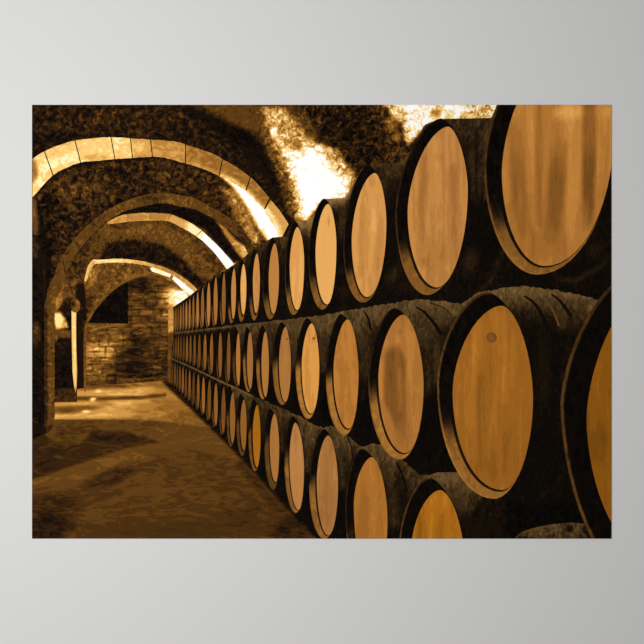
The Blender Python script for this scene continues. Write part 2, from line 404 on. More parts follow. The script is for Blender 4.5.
# --- left pillar, doorway and lamp
pil = empty_part('stone_pillar', poster, None)
patch('dark_pier', [(30, 190), (37, 196), (46, 230), (52, 262), (46, 300), (45, 425), (49, 432), (30, 440)], 'stone', pil, 6, .07, .05,
      [E(35, 222, 3.6, 16, .42, .95, -3, soft=.4, amp=.05), E(34, 204, 3, 9, .5, .7, soft=.5), E(35, 249, 5, 13, .24, .8, amp=.08), E(36, 334, 5, 13, .3, .85, soft=.4, amp=.08),
       L([(32, 293), (44, 293)], 1.2, .26, .8, .8), L([(44, 255), (44.5, 300)], 1.2, .22, .8, .7), E(40, 425, 9, 10, .14, .7, amp=.1), E(35, 236, 6, 1, .05, .9)], 2)
patch('pillar_face', [(44.4, 350), (44.4, 307), (48, 288.6), (52.5, 278.5), (66, 276), (63, 286), (56.5, 298), (54.6, 310), (54.6, 400), (55, 414), (53.5, 426), (50, 431), (46.5, 432), (44.8, 424)], 'stone', pil, 8, .36, .08,
      [L([(46, 310), (46, 425)], 3, .2, 1.5, .9), L([(53.6, 300), (53.8, 420)], 1.2, .5, .6, .8), L([(49.5, 320), (49.8, 420)], 3, .42, 1.2, .7), E(49, 366, 2, 1, .15, .9), E(50, 428, 4, 4, .2, .7)], 1.6)
door = empty_part('doorway', poster, None)
door['label'] = 'narrow dark doorway with a pale post beside the pillar'
patch('doorway_recess', [(54.4, 300), (58, 288), (64, 278), (76, 276), (84, 283), (86, 300), (84.4, 330), (84.4, 388), (77, 389), (77, 402), (54.6, 402)], 'stone', door, 7, .07, .06,
      [P([(54, 280), (84, 276), (84, 302), (72, 304), (54, 314)], .36, 2, amp=.13), P([(55, 294), (62, 291), (63, 300), (60, 308), (55, 312)], .56, 1.5, amp=.05),
       P([(66, 298), (73, 298), (71, 316), (56, 312), (60, 307)], .17, 1.2, amp=.04), P([(54, 312.5), (61, 314), (65.5, 318), (69, 328), (55, 329.5)], .70, 1.0, amp=.09), E(58.5, 320, 5, 8, .88, .95, soft=.35, amp=.03),
       P([(54, 329.5), (71, 330), (71, 338), (60, 338), (55, 343)], .42, 1.2, amp=.08), E(62, 345, 7, 3, .2, .7, amp=.1), E(63, 352, 9, 2, .2, .6), P([(54, 389), (77, 388), (77, 402), (54, 402)], .25, 1.0, amp=.09),
       P([(76, 284), (84, 283), (84, 300), (83, 388), (77.5, 388)], .12, 1.2, amp=.05), L([(84.2, 320), (84.4, 388)], 1.8, .36, .8, .8)], 1.5)
patch('pale_post', [(71.5, 311), (76.5, 310), (76.2, 322), (76.3, 345), (77.2, 372), (76.6, 388), (75.4, 393), (74, 386), (72.6, 372), (71.8, 340)], 'block', door, 12, .86, .02,
      [L([(76.4, 312), (77, 388)], 1.2, .68, .7), L([(71.8, 312), (74, 388)], 1.0, .74, .7), E(75.6, 391, 2, 4, .6, .8)], 1.2, label='pale lit post')
patch('lamp_bracket', smooth([(71, 302), (73, 298.5), (77, 299), (80, 303), (80, 308), (77.5, 312), (73, 312), (71.4, 308)], 3, True), 'block', door, 13, .42, .06,
      [E(73, 303.5, 2.4, 2.6, .22), E(77.5, 302, 2, 2, .5), E(78, 308, 2, 3, .4)], 1.2, label='round lamp on a bracket at the top of the post')

# --- arches
def arch(name, outer, inner, joints, tone_ops, base, amp, z, parent, label, mat='block', gap=.5, step=2.0):
    root = empty_part(name, parent, None)
    if label: root['label'] = label
    o = smooth(outer, 5); i = smooth(inner, 5)
    ox, oy = [p[0] for p in o], [p[1] for p in o]; ix, iy = [p[0] for p in i], [p[1] for p in i]
    for (a, b), (c, d) in zip(joints[:-1], joints[1:]):
        a_, c_, b_, d_ = a + gap, c - gap, b + gap, d - gap
        n = max(3, int((c - a) / 2.5))
        up = [(x, float(np.interp(x, ox, oy)) + random.uniform(-.25, .25)) for x in np.linspace(a_, c_, n)]
        dn = [(x, float(np.interp(x, ix, iy)) + random.uniform(-.3, .3)) for x in np.linspace(d_, b_, n)]
        patch('arch_stone', up + dn, mat, root, z, base, amp, tone_ops, step)
    return root

A_out = [(31, 160.5), (38, 155), (45.5, 151), (58, 145.5), (72.5, 141), (90, 138.5), (110.8, 137.2), (131, 138.4), (150, 139.5), (176, 141.8), (185, 144.5), (199.5, 149), (212, 153.5), (224.3, 160), (238, 168), (251.3, 178), (262, 189), (271.6, 200.7), (280, 211), (288.5, 224)]
A_in = [(31, 199), (36.5, 192.8), (44, 184), (53.4, 174.8), (66, 168), (80.4, 162.4), (95, 161), (110.8, 159.5), (133.3, 158), (153.6, 156.6), (168, 158.5), (177, 161.3), (188, 164.2), (199.5, 167.5), (210, 171.5), (219.8, 176.5), (233, 181), (246.8, 191), (258, 202), (266, 211), (275, 225), (280, 240)]
patch('arch_shadow', smooth(A_out, 4) + [(283, 244)] + smooth(A_in, 4)[::-1], 'stone', shell, 6, .12, .03, (), 4)
archA = arch('stone_arch', A_out, A_in,
     [(32, 32), (44.5, 53), (75, 80.6), (110.8, 115), (130.5, 132.5), (150.5, 152.5), (185.6, 185.6), (222.5, 219), (250.5, 246), (270, 264.5), (289, 281)],
     [P([(30, 150), (130, 130), (135, 165), (30, 205)], .84, 4, amp=.06), E(62, 160, 26, 6, .92, .7, -22), E(95, 153, 16, 6, .84, .6), E(70, 150, 20, 4, .78, .6, -12), E(100, 158, 18, 3, .7, .5), E(32, 172, 6, 12, .52, .9, soft=.3, amp=.08), E(40, 184, 5, 7, .92, .7, -45), E(52, 172, 6, 3, .7, .5, -30), E(118, 150, 6, 5, .86, .7), E(140, 146, 8, 5, .82, .7),
      P([(151, 130), (186, 135), (186, 170), (151, 165)], .68, 2, amp=.07), P([(186, 135), (224, 150), (219, 180), (186, 172)], .58, 2, amp=.07), L([(186, 163), (200, 166.5), (219, 174.5)], 4, .72, 2, .9),
      P([(223, 155), (254, 175), (247, 195), (219, 180)], .56, 2, amp=.07), L([(221, 176), (234, 181), (247, 190)], 4, .9, 2.5, .9),
      P([(252, 176), (273, 200), (265, 212), (246, 193)], .58, 2, amp=.07), L([(247, 190), (265, 210)], 3, .86, 2, .9), P([(272, 200), (292, 226), (282, 242), (264, 212)], .74, 2, amp=.06), L([(266, 211), (274, 224), (281, 242)], 8, .95, 3, .8)],
     .7, .06, 8, poster, 'nearest stone arch, its left half lit cream and its right half tan')

B_out = [(52.5, 279.5), (56.8, 267), (63, 254.7), (74, 239.8), (84, 228.6), (99, 216), (112, 207.5), (131, 198.6), (146.6, 194.8), (162, 192.6), (177.6, 194.5), (195.5, 198.6), (211, 207), (226.6, 215.7), (239, 225.5), (248.3, 237.5), (254, 248)]
B_in = [(55.5, 300), (62, 286), (70, 266), (80, 249), (92, 235), (106, 222), (120, 213.5), (135, 208), (150, 205), (165, 203.2), (180, 206.4), (195.5, 209.5), (211, 217.3), (223.5, 225), (232.8, 233), (243, 243), (249.5, 258)]
arch('stone_arch', B_out, B_in, [(52.7, 54.8), (62, 66), (74, 80), (92, 99), (115, 122), (143, 145), (164, 165), (189, 188), (213, 213), (234, 229), (254, 249.5)],
     [E(64, 262, 12, 20, .36, .7, 25), E(100, 222, 16, 9, .34, .6, -35), E(125, 205, 14, 5, .40, .8, -20), E(153, 199, 11, 5, .28, .9), E(178, 201, 14, 5, .47, .8, 8), E(200, 208, 14, 5, .43, .7, 25), E(226, 222, 14, 6, .34, .8, 40), E(245, 240, 12, 7, .24, .9, 60)],
     .38, .07, 9, poster, 'second stone arch, dim brown', mat='stone', gap=.25)
C_out = [(106.5, 223), (114, 218.5), (123.3, 215), (136, 213.3), (151, 213), (170, 214.2), (178, 217), (188, 221.5), (200, 229), (211, 239), (222, 250), (234.5, 264.5)]
C_in = [(107.5, 224), (118, 223), (131, 221.3), (150, 220.8), (166.8, 220.8), (176, 224.5), (185.4, 229.7), (194, 234.5), (202, 240.5), (211, 249), (220, 260), (229, 272)]
arch('stone_arch', C_out, C_in, [(106.8, 107.6), (128, 128), (150.3, 150.3), (170.5, 167.5), (202, 196), (234.3, 228.8)],
     [E(120, 219, 10, 4, .68, .8), E(140, 217, 10, 2.5, .58, .7, amp=.06), E(160, 217, 8, 3, .6, .7), E(182, 224, 12, 4, .76, .8, 25), P([(188, 218), (240, 262), (228, 276), (186, 232)], .9, 4, amp=.02), P([(202, 228), (240, 262), (228, 276), (200, 242)], .98, 4, amp=.03)],
     .68, .04, 10, poster, 'third stone arch, a thin pale band brightening to white', gap=.2)
D_out = [(84, 282), (86, 271), (91.7, 260.3), (100, 259.8), (112, 258.8), (124.8, 259), (136, 260.2), (147, 262.2), (162, 266.5), (172.4, 270.8), (184.8, 278.5), (198, 290)]
D_mid = [(86.5, 282), (89, 273), (94, 264.5), (101, 263.6), (112, 262.5), (124.8, 262.6), (136, 264), (146, 265.6), (160, 270), (170, 274.8), (181, 282), (193, 292.5)]
arch('stone_arch', D_out, D_mid, [(84, 86.5), (91.5, 94), (124, 124), (147, 146), (174, 171), (198, 193)],
     [E(110, 261, 26, 3, .88, .8), L([(84, 282), (88, 268), (93, 261)], 4, .82, 1.5, .8), E(170, 272, 22, 4, .66, .9, 30)], .74, .05, 10, poster, 'farthest stone arch with a pale edge', gap=.1)
patch('lit_arch_stone', [(150, 268), (153, 267.5), (160, 269.5), (171, 274.5), (170, 277.6), (158, 273.5), (152, 271.5)], 'block', shell, 12, .88, .05, [L([(150, 269), (170, 275)], 2.5, .96, 1)], 1.5)
patch('lit_arch_stone', [(174, 276), (184, 283), (194, 292), (190, 296), (182, 289), (172, 279)], 'block', shell, 12, .90, .05, [L([(176, 279), (192, 293)], 4, .98, 1.5)], 1.5)
patch('arch_edge_line', smooth([(84.2, 330), (89, 317), (97, 303.5), (108, 291), (121, 281.5), (134, 276), (146, 273), (150, 274.4), (134, 278.6), (122, 284.6), (109, 294), (99, 305), (91, 318), (86.6, 331), (86.2, 386), (84, 386)], 3, True), 'block', shell, 11, .42, .06,
      [E(140, 276, 12, 4, .5, .7)], 1.6)

# ------------------------------------------------------------------ printed picture: the three rows of barrels
LEDGE = [(166, 333.5), (172, 332.5), (206, 328.5), (237, 324.5), (268, 321.5), (299, 318.3), (320, 315), (340, 312.3), (362, 308), (389, 303.6), (405, 301), (423, 299.3), (440, 301), (463, 303.5), (470, 298), (478, 292.6), (498, 289), (519, 286), (540, 288), (557, 290.4), (575, 294), (593, 298.6), (612, 303)]
LEDGE2 = [(166, 355.5), (176, 360), (190, 366), (207, 374), (222, 381.5), (236, 388), (256, 397), (275, 405.5), (294, 413.5), (300, 416), (312, 424), (324, 428), (332, 425.5), (345, 432.5), (353, 441), (361.5, 446.5), (374.5, 443), (386, 446), (396, 457), (405, 462), (420, 475), (437, 472), (459, 472), (475, 480), (500, 500), (512, 520)]
def line_y(l, x): return np.interp(x, [p[0] for p in l], [p[1] for p in l])

def lens(T, R, B, Lf, n=(1.72, 1.75, 2.0, 2.0), k=12):
    """closed outline through its top, right, bottom and left extreme points"""
    out = []
    def q(cx, cy, ax, ay, f0, f1, e):
        for j in range(k):
            f = f0 + (f1 - f0) * j / k
            c, s = math.cos(f), math.sin(f)
            out.append((cx + ax * math.copysign(abs(c) ** (2 / e), c), cy - ay * math.copysign(abs(s) ** (2 / e), s)))
    h = math.pi / 2
    q(T[0], Lf[1], T[0] - Lf[0], Lf[1] - T[1], 2 * h, h, n[0])
    q(T[0], R[1], R[0] - T[0], R[1] - T[1], h, 0, n[1])
    q(B[0], R[1], R[0] - B[0], B[1] - R[1], 0, -h, n[2])
    q(B[0], Lf[1], B[0] - Lf[0], B[1] - Lf[1], -h, -2 * h, n[3])
    return out

def make_head(parent, H, tone, warm, z, ops=(), streak=.04, dark_bottom=0., name='barrel_head', k=12, n=(1.72, 1.75, 2.0, 2.0)):
    o = lens(*H, n=n, k=k)
    cx = sum(p[0] for p in o) / len(o); cy = sum(p[1] for p in o) / len(o)
    wd = H[1][0] - H[3][0]
    rings = 2 if wd < 12 else (6 if wd < 30 else 20)
    vs = [(cx, cy)]; fs = []
    N = len(o)
    for r in range(1, rings + 1):
        for p in o: vs.append((cx + (p[0] - cx) * r / rings, cy + (p[1] - cy) * r / rings))
    for i in range(N): fs.append((0, 1 + i, 1 + (i + 1) % N))
    for r in range(rings - 1):
        for i in range(N):
            a = 1 + r * N + i; b = 1 + r * N + (i + 1) % N
            fs.append((a, a + N, b + N, b))
    px = np.array([v[0] for v in vs]); py = np.array([v[1] for v in vs])
    t, a = tones(px, py, tone, streak, ops)
    t -= dark_bottom * (py - cy) / max(1, (H[2][1] - H[0][1]) / 2)
    return finish(name, vs, fs, t, a, np.full(px.shape, warm), 'head', parent, z)

def make_rim(parent, RM, H, z, lit=.5, edge=.3, start=.25, k=12, n=(1.72, 1.75, 2.0, 2.0), top=.05):
    """the raised rim round the head: pale outer edge, dark bevel that catches light below, black groove"""
    o = lens(*RM, n=n, k=k); h = lens(*H, n=n, k=k)
    N = len(o); ts = [0, .1, .17, .3, .5, .68, .76, .82, .95, 1.03]
    wid = H[1][0] - H[3][0]
    if wid < 9: ts = [0, .2, .5, .8, 1.02]
    vs = []; tn = []
    ly = RM[3][1]; by = RM[2][1]; ty = RM[0][1]
    for tt in ts:
        for i in range(N):
            x = o[i][0] + (h[i][0] - o[i][0]) * tt; y = o[i][1] + (h[i][1] - o[i][1]) * tt
            vs.append((x, y))
            below = (o[i][1] - ly) / (by - ly)            # 0 at the side, 1 at the bottom
            f = float(sstep(start, start + .45, np.array(below)))
            right = i / N > .25 and i / N < .60
            if tt < .12: v = edge * (.5 + .5 * (1 - f)) + lit * .75 * f
            elif tt < .80: v = top + (lit - top) * f
            else: v = (.05 + .10 * f) if tt < .99 else .06
            if tt < .12 and below < 0:
                v = max(.06, edge * (1 + .35 * below))
            if right: v = min(v, .16 if below < .93 else lit)
            tn.append(v)
    fs = []
    for r in range(len(ts) - 1):
        for i in range(N):
            a = r * N + i; b = r * N + (i + 1) % N
            fs.append((a, b, b + N, a + N))
    return finish('barrel_rim', vs, fs, tn, np.full(len(vs), .05), np.zeros(len(vs)), 'rim', parent, z)

def body_fn(top_line, lit, depth, dark, amp=.06, extra=()):
    def f(px, py):
        d = py - line_y(top_line, px)
        t = dark + (lit - dark) * np.exp(-(np.clip(d, 0, None) / depth) ** 2)
        a = np.full(px.shape, amp) * np.clip(t / .25, .7, 1.2)
        if extra:
            for op in extra:
                tt, aa = tones(px, py, 0, 0, [op[:2] + op[2:]])
                # blend weight comes from drawing a tone of 1 on 0
                one = {'e': 5, 'p': 2, 'l': 3}[op[0]]
                o1 = list(op); val = o1[one]; o1[one] = 1.0
                w1, _ = tones(px, py, 0, 0, [tuple(o1)])
                t = t + (val - t) * w1
        return t, a
    return f

def make_body(parent_barrel_name, outline, fn, z, step=3.):
    return patch(parent_barrel_name, outline, 'stave', poster, z, fn=fn, step=step)

def barrel(row, H, RM, body, tone, warm, lit=.5, edge=.3, start=.25, ops=(), streak=.05, db=.0, fn=None, hoops=(), k=12, n=(1.72, 1.75, 2.0, 2.0), step=3., top=.05, label=None, bung=None):
    zb = {'t': 14, 'm': 15, 'b': 16}[row]
    b = make_body('barrel', body, fn, zb, step)
    if bung:
        patch('bung', [(bung[0] + bung[2] * math.cos(a / 10 * math.pi), bung[1] + bung[2] * math.sin(a / 10 * math.pi)) for a in range(20)], 'rim', b, 26, .44, .02, [E(bung[0], bung[1], bung[2] * .7, bung[2] * .7, .50, .9)], 1.2)
    for hp in hoops:
        patch('hoop', hp[0], 'stave', b, zb + 3, hp[1], .03, (), 3)
    make_rim(b, RM, H, 22, lit, edge, start, k, n, top)
    make_head(b, H, tone, warm, 24, ops, streak, db, k=k, n=n)
    if label: b['label'] = label
    return b

def ribbon(pts, w0, w1=None):
    w1 = w0 if w1 is None else w1
    s = smooth(pts, 4); up, dn = [], []
    for i, p in enumerate(s):
        q = s[min(i + 1, len(s) - 1)]; r = s[max(i - 1, 0)]
        dx, dy = q[0] - r[0], q[1] - r[1]; m = math.hypot(dx, dy); ww = (w0 + (w1 - w0) * i / (len(s) - 1)) / 2
        up.append((p[0] - dy / m * ww, p[1] + dx / m * ww)); dn.append((p[0] + dy / m * ww, p[1] - dx / m * ww))
    return up + dn[::-1]

def body_outline(x0, x1, top, bottom, dn=0):
    xs = np.linspace(x0, x1, max(3, int((x1 - x0) / 2.2)))
    rough = 0 if top is T_TOP else min(.9, .012 * (x0 - 190))
    rough = max(rough, 0)
    return [(x, float(line_y(top, x)) + random.uniform(-rough, rough)) for x in xs] + [(x, float(line_y(bottom, x)) + dn) for x in xs[::-1]]

T_TOP = [(166, 311), (174, 306.5), (188, 297), (197, 290), (206, 284), (213, 277), (222, 272.5), (231, 266.5), (241, 260), (253, 249), (272.5, 237.5), (285, 236.5), (294, 220.8), (311, 220), (324, 199), (345, 198), (362, 168.5), (370, 165), (398, 162.5), (412, 150), (424, 125), (440, 119), (491, 118), (500, 100), (620, 100)]

# --- top row, near to far
top_row = [
 # head: top, right, bottom, left | rim: top, right, bottom, left | body x-range | tone warm
 dict(H=[(566, 48), (614, 128), (545, 266), (501.8, 172)], R=[(552, 42), (615, 128), (537, 274.6), (484, 165)], x=(545, 612), t=.66, w=.55, lit=.52, edge=.34,
      start=.28, st=.06, n=(1.7, 2, 2, 2), label='largest barrel, top row at the right edge, head striped light and dark',
      ops=[L([(590, 100), (589, 150), (588, 200), (585, 225)], 13, .42, 2.5, .95), L([(560, 150), (555, 200), (552, 236)], 17, .47, 4, .75), L([(555, 105), (556, 150)], 14, .58, 4, .7), L([(517, 125), (517, 160), (520, 205), (523, 230)], 14, .50, 3.5, .75), L([(539, 105), (538, 150), (540, 225)], 6, .50, 2.5, .7),
           L([(530, 105), (530, 150), (531, 190)], 8, .70, 2.5, .8), L([(573, 105), (573, 130), (574, 190), (574, 235)], 15, .74, 3, .85), L([(602, 105), (603, 140), (598, 190)], 8, .72, 2, .8), P([(500, 100), (615, 100), (615, 150), (560, 160), (505, 150)], .74, 20, .35), E(568, 112, 14, 7, .88, .8), E(603, 110, 8, 8, .8, .6), E(545, 245, 30, 16, .56, .6), E(578, 226, 10, 26, .7, .7), L([(503, 150), (504, 190), (514, 228)], 3, .66, 1.5, .7)]),
 dict(H=[(448, 126.6), (467.8, 190), (437, 287.4), (407.6, 212)], R=[(441, 118.4), (468.5, 186), (427.5, 295), (395.3, 214)], x=(437, 545), t=.70, w=.35, lit=.50, edge=.26, st=.07,
      n=(1.68, 1.68, 1.9, 2.0), label='second barrel of the top row, its back plate left of the largest one',
      ops=[L([(423, 155), (421, 200), (423, 250)], 7, .60, 3, .7), L([(452, 170), (453, 220), (448, 260)], 11, .60, 4, .6), L([(438, 140), (436, 200)], 8, .75, 3, .7), E(436, 262, 20, 24, .66, .7), L([(411, 190), (410, 230)], 3, .76, 1.5, .6), E(440, 157, 4, 3.5, .60, .5), E(424, 262, 4, 6, .52, .5)]),
 dict(H=[(374.8, 173), (386.3, 222), (367, 297), (351.7, 240)], R=[(368, 165), (387, 218), (363.3, 302.6), (343.3, 248)], x=(366, 437), t=.76, w=.35, lit=.46, edge=.24, st=.06, label=None,
      ops=[L([(362, 205), (360, 240), (362, 275)], 5, .69, 2, .7), L([(374, 190), (373, 230)], 6, .80, 2, .6), L([(379, 235), (376, 270)], 6, .70, 2, .6)]),
 dict(H=[(328, 204), (336.4, 245), (327, 304.4), (315.5, 252)], R=[(324.2, 198.6), (337, 244), (322.4, 309.6), (308.4, 258)], x=(323, 366), t=.84, w=.3, lit=.48, edge=.2, st=.03, ops=[L([(325, 222), (323, 260)], 3, .80, 1.5, .6), E(328, 223, 1.5, 2.4, .62, .8)]),
 dict(H=[(297.5, 227), (304.2, 262), (297.3, 310.2), (289.7, 266)], R=[(294.6, 220.6), (304.8, 262), (293.4, 315), (285, 272)], x=(293, 323), t=.80, w=.35, lit=.5, edge=.3, st=.03, ops=[]),
 dict(H=[(274.8, 243.4), (279, 274), (273.2, 313.8), (268.7, 278)], R=[(272.8, 237.4), (279.5, 272), (270.3, 319.4), (262.5, 283)], x=(271, 293), t=.66, w=.35, lit=.42, edge=.2, st=.03, ops=[]),
 dict(H=[(257, 253.5), (259.9, 280), (256, 313), (252.9, 281)], R=[(254.4, 249), (260.2, 280), (254, 320.6), (248.6, 283)], x=(253, 271), t=.70, w=.3, lit=.44, edge=.1, st=.03, ops=[]),
 dict(H=[(243.6, 264), (246.4, 286), (243.2, 314.5), (240.5, 287)], R=[(242, 259.4), (246.7, 286), (241, 322), (237, 287)], x=(241, 253), t=.80, w=.4, lit=.46, edge=.1, st=.02, ops=[]),
 dict(H=[(234.2, 268.6), (236, 290), (233.2, 319), (231.2, 292)], R=[(232, 266), (236.2, 290), (231.2, 323.5), (227.6, 292)], x=(231, 241), t=.66, w=.3, lit=.48, edge=.08, st=.02, ops=[]),
]
mid_row = [
 dict(H=[(640, 297), (690, 400), (640, 548), (586.5, 418)], R=[(640, 268), (700, 400), (640, 585), (560.5, 403)], x=(600, 612), t=.50, w=.95, lit=.10, edge=.36, start=2, st=.07, n=(1.62, 2, 2, 1.8), label='barrel cut off by the right edge of the poster, middle row',
      ops=[E(600, 445, 10, 24, .42, .7), E(606, 380, 8, 40, .52, .6)]),
 dict(H=[(501.5, 305.6), (533, 398), (502, 490), (452.6, 392)], R=[(487, 292.4), (534, 396), (494, 498.8), (437, 384)], x=(486, 600), t=.565, w=.8, lit=.56, edge=.38, start=.15, st=.065, n=(1.75, 1.75, 1.92, 2.0), label='largest barrel of the middle row, head marked with one round bung spot',
      ops=[L([(480, 320), (474, 360), (470, 420)], 12, .63, 4, .6), L([(500, 316), (503, 400)], 9, .63, 4, .7), L([(483, 380), (484, 460)], 10, .49, 4, .7), L([(489, 300), (488, 390)], 5, .54, 3, .5), L([(517, 350), (518, 430)], 12, .57, 4, .5), E(500, 460, 26, 26, .52, .7), L([(457, 360), (458, 420), (470, 455)], 4, .62, 2, .5), L([(455, 414), (470, 411)], 2, .66, 1, .6)]),
 dict(H=[(403, 314.6), (423.6, 385), (405, 453), (378.3, 378)], R=[(394.5, 308), (424.4, 383), (400, 459.6), (368.3, 380)], x=(393, 486), t=.62, w=.5, lit=.60, edge=.22, start=-.05, st=.06, label='middle row barrel with a greyish stained head',
      ops=[P([(384, 352), (398, 344), (406, 360), (406, 440), (396, 430), (384, 400)], .44, 2.5, .9), E(398, 335, 8, 12, .66, .6), L([(411, 335), (413, 390)], 7, .68, 3, .7), L([(381, 360), (381, 395)], 4, .7, 2, .7), E(404, 436, 12, 14, .58, .6), E(400, 332, 2.5, 3, .54, .6), L([(400, 370), (400, 410)], 4, .58, 2, .6)]),
 dict(H=[(347.6, 319.4), (358.5, 372), (349, 428.6), (333.5, 371)], R=[(340.5, 314), (359.2, 371), (344.7, 435.4), (326, 377)], x=(339.5, 393), t=.64, w=.6, lit=.60, edge=.18, start=-.2, st=.07, ops=[L([(341, 345), (340, 400)], 6, .60, 2, .6), L([(352, 340), (353, 400)], 5, .68, 2, .6), E(350, 415, 8, 12, .6, .5), E(342, 352, 5, 10, .68, .5)]),
 dict(H=[(311.6, 323.4), (319.3, 367), (311, 413.6), (301.7, 366)], R=[(307.2, 318), (319.8, 366), (308.2, 419), (295.6, 368)], x=(306, 339.5), t=.76, w=.55, lit=.60, edge=.16, start=-.3, st=.07, ops=[E(314, 338.5, 1.6, 2.2, .54, .8), L([(312, 350), (312, 390)], 3, .8, 2, .6)]),
 dict(H=[(285.3, 327), (290.9, 364), (285.2, 402), (279, 362)], R=[(281.6, 322), (291.3, 364), (282.2, 405), (272.6, 364)], x=(281, 306), t=.60, w=.3, lit=.50, edge=.14, start=-.3, st=.06, ops=[E(287, 339, 1.3, 2, .44, .8)]),
 dict(H=[(265.4, 331.6), (268.9, 362), (265.5, 397), (261.5, 362)], R=[(262.2, 325), (269.2, 362), (262.9, 399.4), (256.2, 363)], x=(262, 281), t=.60, w=.35, lit=.54, edge=.12, start=-.3, st=.03, ops=[]),
 dict(H=[(249.9, 332), (253, 360), (250.4, 389), (247, 360)], R=[(246.8, 326.6), (253.2, 360), (248.4, 392), (243, 361)], x=(246, 262), t=.56, w=.25, lit=.50, edge=.12, start=-.4, st=.03, ops=[]),
 dict(H=[(238.4, 333), (240.3, 359), (238.7, 385.5), (236, 359)], R=[(235.7, 327), (240.5, 359), (237, 387), (232.6, 359)], x=(235, 246), t=.60, w=.5, lit=.34, edge=.12, start=-.4, st=.03, ops=[]),
]
low_row = [
 dict(H=[(439.9, 490), (465, 566), (439, 640), (411.4, 548)], R=[(428, 477.4), (466, 566), (434, 650), (398.8, 548)], x=(427, 512), t=.60, w=1., lit=.12, edge=.38, start=2, st=.06, label='bottom row barrel with a deep yellow head, cut off by the lower edge',
      ops=[L([(432, 500), (430, 540)], 6, .64, 2, .6), L([(420, 515), (419, 540)], 4, .44, 2, .7), L([(442, 516), (441, 540)], 5, .46, 3, .6), E(440, 500, 12, 8, .66, .5)]),
 dict(H=[(371.8, 457), (387.5, 520), (372, 582), (353.8, 504)], R=[(361.6, 448.4), (388, 520), (366, 590), (345.3, 508)], x=(360, 427), t=.60, w=.65, lit=.34, edge=.24, start=.1, st=.07, ops=[E(370, 470, 10, 14, .63, .6), L([(368, 500), (367, 535)], 5, .52, 2, .5)]),
 dict(H=[(328.2, 435.4), (338, 484), (328.2, 535.4), (316.8, 480)], R=[(324.2, 429), (338.6, 484), (324.4, 539), (309.2, 486)], x=(323.5, 360), t=.62, w=.2, lit=.52, edge=.18, start=-.3, st=.07, ops=[E(330, 449, 1.6, 2.4, .48, .7), E(328, 505, 9, 22, .56, .6)]),
 dict(H=[(295.3, 422.6), (304, 468), (298.6, 510), (289.5, 458)], R=[(293, 416), (304.6, 468), (295.8, 513), (284.4, 460)], x=(292, 323.5), t=.66, w=.12, lit=.52, edge=.16, start=-.3, st=.07, ops=[]),
 dict(H=[(274.4, 413.6), (279.2, 448), (275.6, 482), (269.8, 443)], R=[(269.9, 408.4), (279.6, 448), (273.4, 490), (264.6, 446)], x=(269, 292), t=.60, w=.3, lit=.38, edge=.12, start=-.4, st=.03, ops=[]),
 dict(H=[(257.2, 405), (260.5, 437), (256.8, 467.4), (252.8, 432)], R=[(253.8, 399), (260.8, 437), (255, 471.4), (248.4, 435)], x=(253, 269), t=.57, w=1., lit=.42, edge=.12, start=-.4, st=.03, ops=[]),
 dict(H=[(244, 399.5), (246.6, 425), (244, 450.4), (240.4, 423)], R=[(240.6, 393.6), (246.8, 425), (242.3, 456), (236.6, 425)], x=(240, 253), t=.50, w=.6, lit=.38, edge=.12, start=-.4, st=.03, ops=[]),
 dict(H=[(232.8, 392.4), (235.2, 418), (232.4, 443.4), (229.9, 416)], R=[(230, 388.6), (235.4, 418), (230.8, 446.6), (226.6, 417)], x=(229, 240), t=.48, w=.4, lit=.36, edge=.12, start=-.4, st=.03, ops=[]),
]
# far end of the rows: (middle of the head, half its width), read towards the back
far_x = [(223.8, 1.9), (215.6, 2.0), (208.6, 1.8), (202.6, 1.6), (197.6, 1.35), (193.4, 1.2), (189.7, 1.1), (186.4, 1.0), (183.4, .9), (180.7, .85), (178.2, .8), (175.9, .75), (173.7, .7)]
far_m = [(228.6, 1.8), (220.2, 1.9), (211.6, 1.7), (205, 1.6), (199.4, 1.4), (194.6, 1.2), (190.5, 1.1), (187, 1.0), (183.9, .9), (181, .85), (178.4, .8), (176, .75), (173.7, .7)]
far_b = [(223.4, 2.1), (215.8, 2.0), (209.3, 1.8), (203.4, 1.6), (198.2, 1.4), (193.6, 1.2), (189.6, 1.1), (186, 1.0), (182.9, .9), (180, .85), (177.4, .8), (175, .75), (172.8, .7)]
FT_TOP = [(172, 310), (188, 300), (197, 292), (206, 285), (213, 278), (224, 272.5)]
FT_BOT = [(172, 331), (190, 328.5), (206, 326.5), (224, 323.5), (236, 321)]
FM_TOP = [(172, 337), (206, 333.5), (236, 331)]
FM_BOT = [(170, 355), (190, 363), (207, 371), (222, 378.5), (236, 385)]
FB_TOP = [(168, 360), (190, 370), (207, 378.5), (222, 386), (236, 393)]
FB_BOT = [(168.7, 379), (187, 397.5), (207, 417), (224.6, 434.5)]

def far_barrel(row, i, xs, tl, bl, tone):
    x, hw = xs[i]
    xn = xs[i - 1][0] if i else x + 8
    yt, yb = float(line_y(tl, x)), float(line_y(bl, x))
    ym = (yt + yb) / 2
    g = xn - x
    top_l = {'t': T_TOP, 'm': LEDGE, 'b': LEDGE2}[row]
    bot_l = {'t': LEDGE, 'm': LEDGE2, 'b': [(166, 380), (330, 543)]}[row]
    H = [(x + .2 * hw, yt), (x + hw, ym), (x, yb), (x - hw, ym)]
    R = [(x - .5 * hw, yt - 2), (x + hw + .1, ym), (x - .8 * hw, yb + 1.6), (x - hw - g * .30, ym)]
    lit = {'t': .3, 'm': .38, 'b': .30}[row]; dk = .09
    tl2 = .42 if row == 't' else .34
    f = body_fn(top_l, lit, 3.5, dk)
    b = make_body('barrel', body_outline(x - hw * .8, xn - .2, top_l, bot_l, 1 if row != 'b' else 0), f, {'t': 14, 'm': 15, 'b': 16}[row], 2.5)
    make_rim(b, R, H, 22, tl2, .1, .0, k=5)
    make_head(b, H, tone, .6 if row != 't' else .35, 24, (), .06, 0, k=5)
    return b

